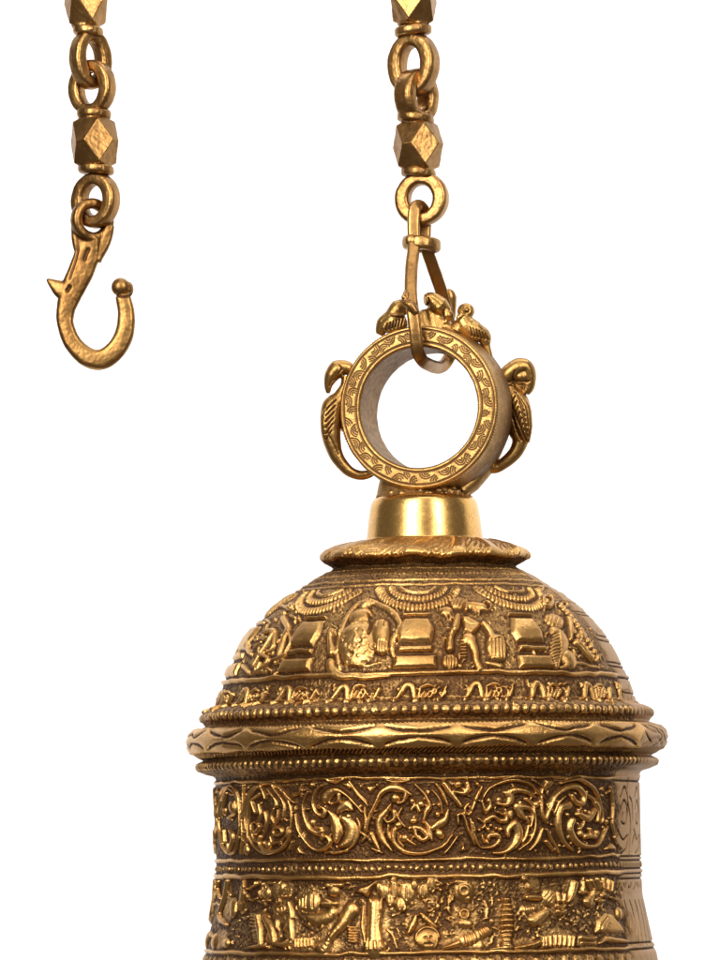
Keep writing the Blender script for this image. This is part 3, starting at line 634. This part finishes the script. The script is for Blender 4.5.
for rc, dpt in ((77.0, 1.2), (64.6, 1.2)): Hr -= dpt*np.exp(-((rf-rc-.3*np.sin(5*ph)[None])/.75)**2)*front[:, None]
Hr += .5*np.exp(-((rf-79)/1.1)**2)*front[:, None]
nu = 46
for k in range(nu):
    pc_ = 2*math.pi*(k+.5*random.uniform(-.3, .3))/nu; side = 1 if k % 2 else -1
    rc = 70.8+side*4.6+random.uniform(-1, 1); cx = (ph-pc_+math.pi) % (2*math.pi)-math.pi
    dx = cx[None]*70; dyy = rf-rc; rad = np.hypot(dx, dyy); an = np.arctan2(dyy*side, dx)
    oa = random.uniform(-.8, .8)
    for rr_ in (2.4, 4.5, 6.6):
        g_ = .9*np.exp(-((rad-rr_-.25*np.sin(an*3+k))/.5)**2)*(an > -2.7+.1*rr_+oa)*(an < -.2+.12*rr_+oa)*front[:, None]*(rf < 76)*(rf > 65.6)
        Hr = np.minimum(Hr, -g_)
Hr += .35*np.sin(ph*180)[None]*((ww > -34.5) & (ww < -29))[:, None]
gn = np.array([[mnoise.noise(Vector((math.cos(p_)*9, math.sin(p_)*9, w_*.06))) for p_ in ph[::5]] for w_ in fine])
gn = np.repeat(gn, 5, axis=1); Hr2 = Hr+.3*gn
dr, dw = np.gradient(rho), np.gradient(ww); l2 = np.hypot(dr, dw)+1e-9; n1, n2 = (-dw/l2)[:, None], (dr/l2)[:, None]
if True:
    # outward normal: on the front face (rho rising, w const) the normal must point to -w
    n1, n2 = (dw/l2)[:, None], (-dr/l2)[:, None]
rq = rf+Hr2*n1; wq = ww[:, None]+Hr2*n2
lx, lz = rq*np.sin(ph)[None], rq*np.cos(ph)[None]*1.0
xw = lx*math.cos(YAW)+wq*math.sin(YAW); yw = -lx*math.sin(YAW)*1.0+wq*math.cos(YAW)
V = np.stack([(xw+RC[0]-360)*S, yw*S, (480+RC[2]+lz)*S], -1).reshape(-1, 3)-np.array(BORG)[None]
nf = len(fine); I, J = np.meshgrid(np.arange(nf), np.arange(NP), indexing='ij'); I2, J2 = (I+1) % nf, (J+1) % NP
F = np.stack([I*NP+J, I*NP+J2, I2*NP+J2, I2*NP+J], -1).reshape(-1, 4)
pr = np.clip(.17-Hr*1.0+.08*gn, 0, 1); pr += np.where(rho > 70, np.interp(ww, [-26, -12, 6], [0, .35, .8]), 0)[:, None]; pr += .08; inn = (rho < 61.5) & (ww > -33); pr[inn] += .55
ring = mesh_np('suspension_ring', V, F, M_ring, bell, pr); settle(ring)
# saddle between ring and collar
V, F = [], []
sweep(V, F, [np.array(q_, float) for q_ in [(424,0,-499),(424,0,-495),(424.5,0,-490),(426,0,-484)]], [50,47,46,46], [40,33,28,26], nseg=32)
sweep(V, F, [np.array(q_, float) for q_ in [(500,22,-444),(488,16,-464),(472,10,-481),(458,4,-493)]], [5,8,10,9], [14,16,16,14])
for _ in range(60):
    a = random.uniform(-1.5, 1.5); q9 = random.random(); ball(V, F, (424+(48-9*q9)*math.sin(a), -(39-14*q9)*math.cos(a), -498.5+9*q9), random.uniform(1.5, 3))
sd_ = fuse('ring_saddle', V, F, M_ring, bell, BORG, .8, 2); settle(sd_)
sv = np.zeros(len(sd_.data.vertices), np.float32); sd_.data.attributes['patina'].data.foreach_get('value', sv); sd_.data.attributes['patina'].data.foreach_set('value', sv+.4)
def lerp_ticks(a, b_, n_, dx, dy, w=.55, h=.9):
    out = []
    for t in np.linspace(0, 1, n_):
        x, y = a[0]+(b_[0]-a[0])*t, a[1]+(b_[1]-a[1])*t; out.append(([(x, y), (x+dx, y+dy)], w, h))
    return out
# left parrot
FAT = 1.2
V, F = [], []; A = (310, 340, 6.4); d0 = -4
def pz(pt): return zz(pt, *A, d=d0)
sweep(V, F, pz([(262,195),(225,180),(175,192),(138,235),(118,290),(116,345)]), [5,6.2,7.8,6.2,3.8,1.4], [5.5,6.5,8.5,7,4.2,1.5])
sweep(V, F, pz([(232,235),(222,300),(190,372),(145,430),(133,520),(136,620),(160,720),(200,790),(255,845),(320,868),(380,858),(432,815)]), [4,4,6.5,9,9,8,6.2,5.2,4.4,4,3.6,3], [5,5,7,9,10,9,7,5.5,4.6,4,3.6,3])
sweep(V, F, pz([(150,400,-9),(120,500,-11),(112,600,-10),(105,665,-7)]), [4.5,6.5,5,1.5], [3,4,3,1.5])
sweep(V, F, pz([(212,420,4),(218,500,6),(220,580,6)]), [4,4.5,3], [8,9,7])
gr_ = [(z2([(190,165),(205,195),(185,225)], *A), .5, 1.0), (z2([(165,255),(140,270),(125,300)], *A), .5, .8)]
for k in range(6): gr_.append((z2([(168-k*6,390+k*40),(135-k*5,420+k*42),(100,455+k*38)], *A), .6, 1.0))
for k in range(4): gr_.append((z2([(110+k*18,600+k*30),(130+k*18,640+k*32)], *A), .6, .7))
settle(fuse('parrot_figure', V, F, M_bird, bell, BORG, .62, 2, gr_))
# right parrot
FAT = 1.32
V, F = [], []; A = (460, 340, 6.4); d0 = 10
sweep(V, F, pz([(262,330),(275,262),(312,215),(375,172),(425,172),(444,235),(438,295),(420,335)]), [6.4,6.6,7.2,7.6,6.2,5.6,4.8,3], [7,8,8.5,9,8,6.5,5,4]); ball(V, F, pz([(395,228,8)])[0], (9.5,8,9)); ball(V, F, pz([(395,285,12)])[0], (8,7,8))
ball(V, F, pz([(425,140)])[0], (4.5, 4.5, 3.4)); ball(V, F, pz([(452,150)])[0], (2.6, 2.6, 2.4))
sweep(V, F, pz([(290,270),(310,330),(355,400),(375,490),(385,580),(385,650),(350,722),(290,778),(225,815),(170,812)]), [7,8.6,10.8,10.6,8.8,6.2,5.2,4.6,4.2,3.6], [6,8,11,11,9,6.4,5.6,5,4.6,4])
sweep(V, F, pz([(340,350,-1),(390,440,-3),(415,560,-2),(432,655,2)]), [5,7.5,6,1.6], [4,5,4,2])
sweep(V, F, pz([(285,380),(268,460),(262,560),(285,600)]), [4,4.5,4,3], [8,8,7,4])
gr_ = [(z2([(285,270),(330,262)], *A), .5, 1.), (z2([(285,290),(335,285)], *A), .5, 1.), (z2([(350,200),(340,250),(380,268),(440,262)], *A), .6, 1.1), (z2([(320,400),(365,520),(425,650)], *A), .7, 1.1), (z2([(350,330),(420,430),(440,560)], *A), .5, .8)]
for k in range(7): gr_.append((z2([(328+k*12,395+k*34),(352+k*10,360+k*36)], *A), .5, .9)); gr_.append((z2([(370+k*7,370+k*34),(402+k*6,430+k*32)], *A), .5, .9))
for k in range(5): gr_.append((z2([(322+k*10,470+k*30),(345+k*12,520+k*30)], *A), .5, .8))
settle(fuse('parrot_figure', V, F, M_bird, bell, BORG, .62, 2, gr_))
FAT = 1.2
# small birds and crest on the crown of the ring
V, F = [], []; A = (380, 280, 5.14); d0 = -12
ball(V, F, pz([(440,168)])[0], (8.8, 8, 8.2)); ball(V, F, pz([(440,165,-19)])[0], (3.2, 2.4, 3.2)); sweep(V, F, pz([(420,190,-18),(402,205,-20),(398,225,-20)]), [3,2.2,1], [3,2.2,1])
sweep(V, F, pz([(420,200),(440,240),(480,275),(530,300),(545,345),(565,410),(585,460)]), [7,9,9.5,7,3.5,2.6,2], [7,9,9,7,4,3,2])
sweep(V, F, pz([(440,245,-18),(490,270,-20),(548,300,-17)]), [4,6,2.5], [3,3.5,2])
sweep(V, F, pz([(405,235),(385,270)]), [5,7], [6,8])
gr_ = [([(466.5+2.6*math.cos(a), 312.5+2.6*math.sin(a)) for a in np.linspace(0, 6.28, 10)], .5, .8)]+[(z2([(460+k*16,255+k*7),(470+k*17,300+k*4)], *A), .5, .9) for k in range(6)]
settle(fuse('small_bird_figure', V, F, M_bird, bell, BORG, .6, 2, gr_))
V, F = [], []; d0 = -2
sweep(V, F, pz([(228,112,-16),(262,112,-14),(305,145,-12),(345,180,-12)]), [4.2,7,8.5,5], [4,7,9,5])
sweep(V, F, pz([(215,170),(225,230),(240,270)]), [6,9,12], [10,14,16]); sweep(V, F, pz([(270,150),(280,220),(290,265)]), [11,13,15], [11,14,16])
ball(V, F, pz([(345,190,-14)])[0], 6.2); ball(V, F, pz([(330,225,-14)])[0], (5,5,6)); sweep(V, F, pz([(300,240),(380,268),(440,300)]), [7,6,5], [14,14,12])
gr_ = [([(z_[0], z_[1]) for z_ in z2([(330,165),(322,190),(330,215)], *A)], .6, 1.), (z2([(245,105),(250,125),(240,140)], *A), .6, 1.2), (z2([(262,100),(300,130),(340,160)], *A), .5, .6)]
settle(fuse('crest_ornament', V, F, M_bird, bell, BORG, .7, 2, gr_))
V, F = [], []; d0 = -16
sweep(V, F, pz([(130,150),(95,160),(62,200),(20,240),(-5,290)]), [6,8,7,7,3], [6,8,8,7,3]); sweep(V, F, pz([(125,215,-20),(70,235,-24),(15,262,-22)]), [7,8.5,4], [4,5,3]); ball(V, F, pz([(105,145)])[0], (7.5,7,7))
gr_ = [(z2([(120-k*17,212+k*6),(112-k*17,250+k*5)], *A), .6, 1.1) for k in range(6)]+[(z2([(55,195),(100,205),(135,200)], *A), .8, 1.3)]
settle(fuse('small_bird_figure', V, F, M_bird, bell, BORG, .6, 2, gr_))

# ------------------------------------------------------------------ shackle
FAT = 1.3
o_sh = thing('shackle', W(420, 285, -5), 'bent flat brass shackle with a wrapped band, joining the long chain to the bell ring', 'shackle'); so = o_sh.location
def P3(pt): return [np.array([x, d, -y]) for x, y, d in pt]
V, F = [], []
bar = P3([(424.5,236,8),(425,224,9),(424.5,212,7),(420,206.5,0),(415,209,-8),(413.5,222,-11),(413.5,236,-12),(413.5,250,-16),(411.5,268,-26),(410.5,285,-37),(410.5,302,-46),(412.5,320,-50),(415,340,-50),(417,356,-46),(422,364,-34),(428,366,-15),(434,366,6),(440,364,28),(447,358,42),(452,345,47),(451,325,46),(447,305,41),(441,285,31),(433,264,19),(427,248,10),(424.5,236,8)])
sweep(V, F, bar, [4.9]*26, [3.6,3.6,3.6,3.8,3.6,3.8,4,4,4,4,4.2,4.5,4.8,5,4.6,4.2,4.4,4.8,4.6,4.4,4.2,4,3.8,3.6,3.6,3.6], up=(0,1,.15), sq=4)
sweep(V, F, P3([(407,300,-46),(404,304,-51),(402.5,301,-53)]), [4,2.6,1], [4,3,1])
sweep(V, F, P3([(404,309,-50),(410,312,-53),(416,320,-54)]), [2.5,4,3], [4,5,3])
sweep(V, F, P3([(448,285,40),(451,292,42),(450,312,44)]), [2,5,5], [3,5,4])
fuse('shackle_bar', V, F, M_chain, o_sh, so, .7, 2)
V, F = [], []
th_ = np.linspace(0, 2*math.pi, 36, endpoint=False)
sweep(V, F, [np.array([421.5+14*math.cos(a), -2+15*math.sin(a), -(244.5+1.6*math.cos(a))]) for a in th_], [4.2]*36, [5.2]*36, up=(0,0,1), closed=True, sq=3)
ball(V, F, (411,-15,-242.5), (6.5,5,6.6)); ball(V, F, (431,-13,-246), (6,5,5.6)); ball(V, F, (421,-3,-244.5), (10,11,5.5))
fuse('wrapped_band', V, F, M_chain, o_sh, so, .7, 2)

# ------------------------------------------------------------------ chains
FAT = 1.0
def facet_bead(rx, rd, rz, name, yaw, c_, parent, org):
    bm = bmesh.new(); q_, z_ = .68, .84; rx *= .89; rd *= .89
    vv = [(sx*rx*q_, sy*rd, 0) for sx in (-1, 1) for sy in (-1, 1)]+[(sx*rx, sy*rd*q_, 0) for sx in (-1, 1) for sy in (-1, 1)]
    vv += [(0, sy*rd, sz*rz*z_) for sy in (-1, 1) for sz in (-1, 1)]+[(sx*rx, 0, sz*rz*z_) for sx in (-1, 1) for sz in (-1, 1)]
    vv += [(rx*.66*math.cos(t_), rd*.66*math.sin(t_), sz*rz) for t_ in [math.pi/4*k_ for k_ in range(8)] for sz in (-1, 1)]
    for v in vv: bm.verts.new([v[i]*random.uniform(.975, 1.025) for i in range(3)])
    bmesh.ops.convex_hull(bm, input=bm.verts[:]); 
    bmesh.ops.dissolve_limit(bm, angle_limit=R_(9), verts=bm.verts[:], edges=bm.edges[:])
    bmesh.ops.triangulate(bm, faces=bm.faces[:])
    bm.transform(Matrix.Translation(Vector((c_[0], c_[2], -c_[1]))) @ Matrix.Rotation(c_[3], 4, 'Y') @ Matrix.Rotation(yaw, 4, 'Z')); bm.verts.index_update()
    V = [np.array(v.co) for v in bm.verts]; F = [tuple(v.index for v in f_.verts) for f_ in bm.faces]; bm.free()
    for sg in (-1, 1): ball(V, F, (c_[0]+random.uniform(-1, 1), c_[2], -c_[1]+sg*(rz-.5)), (rx*.74, rd*.74, 4))
    return fuse(name, V, F, M_chain, parent, org, .6, 3, wobble=.3)
def eye(parent, org, cx, cy, d, rx, rz, yaw, tw, td, lean=0.0):
    """oval link eye; (cx,cy) centre, rx/rz centreline radii, turned by yaw about the vertical"""
    V, F = [], []; n_ = 44; path = []
    for a in np.linspace(0, 2*math.pi, n_, endpoint=False):
        x = rx*math.cos(a); z_ = rz*math.sin(a); x, z_ = x*math.cos(lean)+z_*math.sin(lean), -x*math.sin(lean)+z_*math.cos(lean)
        path.append(np.array([cx+x*math.cos(yaw), d+x*math.sin(yaw), -cy+z_]))
    up = (-math.sin(yaw), math.cos(yaw), 0)
    wv = [tw*.88*(1+.08*math.sin(a*2+1)) for a in np.linspace(0, 2*math.pi, n_)]
    sweep(V, F, path, wv, [td]*n_, up=up, closed=True, sq=3.6, nseg=20)
    return fuse('eye', V, F, M_chain, parent, org, .6, 1, wobble=.3)
def collar(parent, org, cx, cy, d, rx, tilt=0.0):
    rx *= .93
    V, F = [], []
    sweep(V, F, [np.array([cx+.72*rx*math.cos(a), d+.72*rx*math.sin(a), -cy+tilt*math.cos(a)]) for a in np.linspace(0, 2*math.pi, 30, endpoint=False)], [rx*.34]*30, [5.0]*30, up=(0,0,1), closed=True, sq=3)
    ball(V, F, (cx, d, -cy), (rx*.75, rx*.75, 4.5)); ball(V, F, (cx+rx*.25, d-rx*.9, -cy), (3.2,2.6,3))
    return fuse('collar', V, F, M_chain, parent, org, .75, 2, wobble=.3)
def link(parent, org, cx, cy, d, rx, rz, yaw, lean, top, bot, ctop, cbot):
    b_ = facet_bead(rx, rx, rz, 'link', yaw, (cx, cy, d, lean), parent, org)
    if ctop: collar(b_, org, *ctop)
    if cbot: collar(b_, org, *cbot)
    if top: eye(b_, org, *top)
    if bot: eye(b_, org, *bot)
ch = thing('chain', W(416, 100, 0), 'right-hand length of faceted brass chain, the one carrying the bell', 'chain', 'brass chain lengths'); co_ = ch.location
link(ch, co_, 411, -92, 0, 22, 25, R_(-20), 0, None, (411,-38,0,16.5,22,R_(50),8,10), (411,-122,0,15), (411.5,-64,0,16))
link(ch, co_, 413.5, 1, 0, 23.5, 24, R_(-14), R_(1), (412.5,-58,0,16,22,R_(-42),8,10), (413.5,64.5,1,18.5,25,R_(-28),8.6,11), (413,-30,0,17), (413,31,0,19,1.5))
link(ch, co_, 418, 146, 0, 24.5, 24.5, R_(18), R_(-2), (416.5,96,2,19,21,R_(52),8,11), (421.8,199,0,19.5,20.5,R_(-14),8.2,9.5), (415.5,118.5,0,19,-2), (418.5,173,0,18,-1.5))
cl = thing('chain', W(92, 100, 0), 'left-hand length of faceted brass chain with its loose end ending in the S-hook', 'chain', 'brass chain lengths'); cp = cl.location
link(cl, cp, 83, -92, 0, 20, 25, R_(12), 0, None, (84,-38,0,14,22,R_(-45),7.4,9), (83,-122,0,14), (83,-64,0,15))
link(cl, cp, 86, 2, 0, 21.5, 25, R_(20), R_(-3), (85,-58,0,14,22,R_(48),7.4,9), (90.5,59.5,0,15.5,24,R_(38),7.4,9,R_(-4)), (85,-30,0,15), (88,31,0,15.5,-1.5))
link(cl, cp, 94.7, 142.5, 0, 24, 24.5, R_(14), R_(-2), (92,88,0,18.5,22,R_(-30),7.2,9), (95.5,200.5,0,18.5,21.5,R_(-28),7.6,9.5), (94,114,0,17.5,-1), (96,169.5,0,18.5,-1))

# ------------------------------------------------------------------ hook
hk = thing('chain_hook', W(91, 210, 0), 'brass S-shaped hook with a ball tip and side spur at the loose chain end', 'hook'); ho = hk.location
V, F = [], []; A = (20, 180, 4.5); d0 = 0
pth = []
for a in np.linspace(0, 2*math.pi, 40, endpoint=False):
    x, z_ = 17.5*math.cos(a), 17.0*math.sin(a); yw_ = R_(28)
    pth.append(np.array([92.2+x*math.cos(yw_), x*math.sin(yw_), -220.5+z_]))
sweep(V, F, pth, [5.3]*40, [6.5]*40, up=(-math.sin(R_(28)), math.cos(R_(28)), 0), closed=True, sq=2.8, nseg=16)
sweep(V, F, pz([(326,258),(302,335),(275,410),(235,495),(208,575),(205,650),(238,735),(300,795),(365,808),(430,765),(470,690),(478,600),(462,520)]),
      [8,13,13,12.2,9.6,8.3,8.9,9.9,10.4,10,9.5,8.6,7.4], [6.5,5.8,6,6,6.2,6.5,7,7.5,7.5,7.3,7,6.5,6.5], sq=3.2)
sweep(V, F, pz([(250,200),(258,275),(285,335)]), [4.5,5.5,8], [5,5,5], sq=3); sweep(V, F, pz([(402,200,4),(380,275,3),(330,350,1)]), [5,6.5,9], [5.5,5.5,5.5], sq=3)
sweep(V, F, pz([(228,498),(188,492),(152,470),(120,446)]), [13,10,5.5,.9], [5.5,5,3.5,.8], sq=2.6)
ball(V, F, pz([(452,482)])[0], (9.4, 8.4, 9.4)); ball(V, F, pz([(480,490,3)])[0], (7, 7.4, 8))
gr_ = [(z2([(308,318),(298,340),(292,362)], *A), 1.2, 1.3), (z2([(225,485),(215,500)], *A), 1.1, 1.6), (z2([(440,525),(475,530),(505,515)], *A), .8, 1.2), (z2([(262,260),(258,340),(225,450)], *A), .7, .6)]
fuse('hook_body', V, F, M_hook, hk, ho, .8, 2, gr_, wobble=.28)

# ------------------------------------------------------------------ white backdrop (wraps round the sides, further round on the right)
V, F = [], []; Rb = 1.35
cx0, cz0 = (AX-360)*S, 0
angs = np.radians(np.linspace(-62, 84, 60)); n_ = len(angs)     # 0 = straight behind, + = towards the right
for z_ in (-1.3, 1.7):
    for a in angs: V.append((cx0+Rb*math.sin(a), Rb*math.cos(a), z_))
for k in range(n_-1): F.append((k, k+1, n_+k+1, n_+k))
bd = mesh_np('backdrop', V, F, M_back); bd['kind'] = 'structure'; bd['label'] = 'plain white studio backdrop'
md = bd.modifiers.new('thick', 'SOLIDIFY'); md.thickness = .004; md.offset = 1

# ------------------------------------------------------------------ lamps
def area(name, az, el, dist, w, h, power, colr=(1, 1, 1), target=(0, 0, .02), spread=180):
    l = bpy.data.lights.new(name, 'AREA'); l.shape = 'RECTANGLE'; l.size, l.size_y = w, h; l.energy = power; l.color = colr; l.spread = R_(spread)
    o = bpy.data.objects.new(name, l); col.objects.link(o)
    t_ = Vector((cx0+target[0], target[1], target[2]-.08)); a, e_ = R_(az), R_(el)
    o.location = t_+Vector((math.sin(a)*math.cos(e_), -math.cos(a)*math.cos(e_), math.sin(e_)))*dist
    o.rotation_euler = (t_-o.location).to_track_quat('-Z', 'Y').to_euler(); return o
area('softbox_lamp', -27, 24, 1.7, .62, 1.1, 29, (1, .97, .92))
area('softbox_lamp', 29, 26, 1.7, .34, 1.0, 16, (1, .96, .90))
area('overhead_lamp', 8, 66, 1.3, .7, .5, 3, (1, .97, .93))
# unseen lamps added to whiten the backdrop, aimed away from the bell
def blamp(x, y, z_, tx, ty, tz, w, h, power):
    l = bpy.data.lights.new('backdrop_lamp', 'AREA'); l.shape = 'RECTANGLE'; l.size, l.size_y = w, h; l.energy = power
    o = bpy.data.objects.new('backdrop_lamp', l); col.objects.link(o); o.location = (x, y, z_)
    o.rotation_euler = (Vector((tx, ty, tz))-o.location).to_track_quat('-Z', 'Y').to_euler()
blamp(cx0-.1, .35, 1.1, cx0, 1.35, -.1, 1.2, .3, 11)
blamp(cx0-.1, .35, -1.0, cx0, 1.35, .1, 1.2, .3, 11)
blamp(cx0+.5, .25, .9, cx0+1.2, .5, -.1, .6, .3, 4)

w = bpy.data.worlds.new('World'); scene.world = w; w.use_nodes = True
w.node_tree.nodes['Background'].inputs[0].default_value = (1.0, .90, .78, 1); w.node_tree.nodes['Background'].inputs[1].default_value = .15

cam = bpy.data.cameras.new('camera'); co2 = bpy.data.objects.new('camera', cam); col.objects.link(co2)
co2.location = W(360, HOR, -D); co2.rotation_euler = (math.pi/2, 0, 0)
cam.sensor_fit = 'HORIZONTAL'; cam.sensor_width = 36; cam.lens = 36*D/720; cam.shift_y = (HOR-480)/720
# portrait frame: shift is measured against the longer side
cam.clip_start = .05; cam.clip_end = 50
scene.camera = co2
scene.view_settings.view_transform = 'Standard'; scene.view_settings.look = 'None'; scene.view_settings.exposure = 0; scene.view_settings.gamma = 1
print('objects', len(bpy.data.objects))
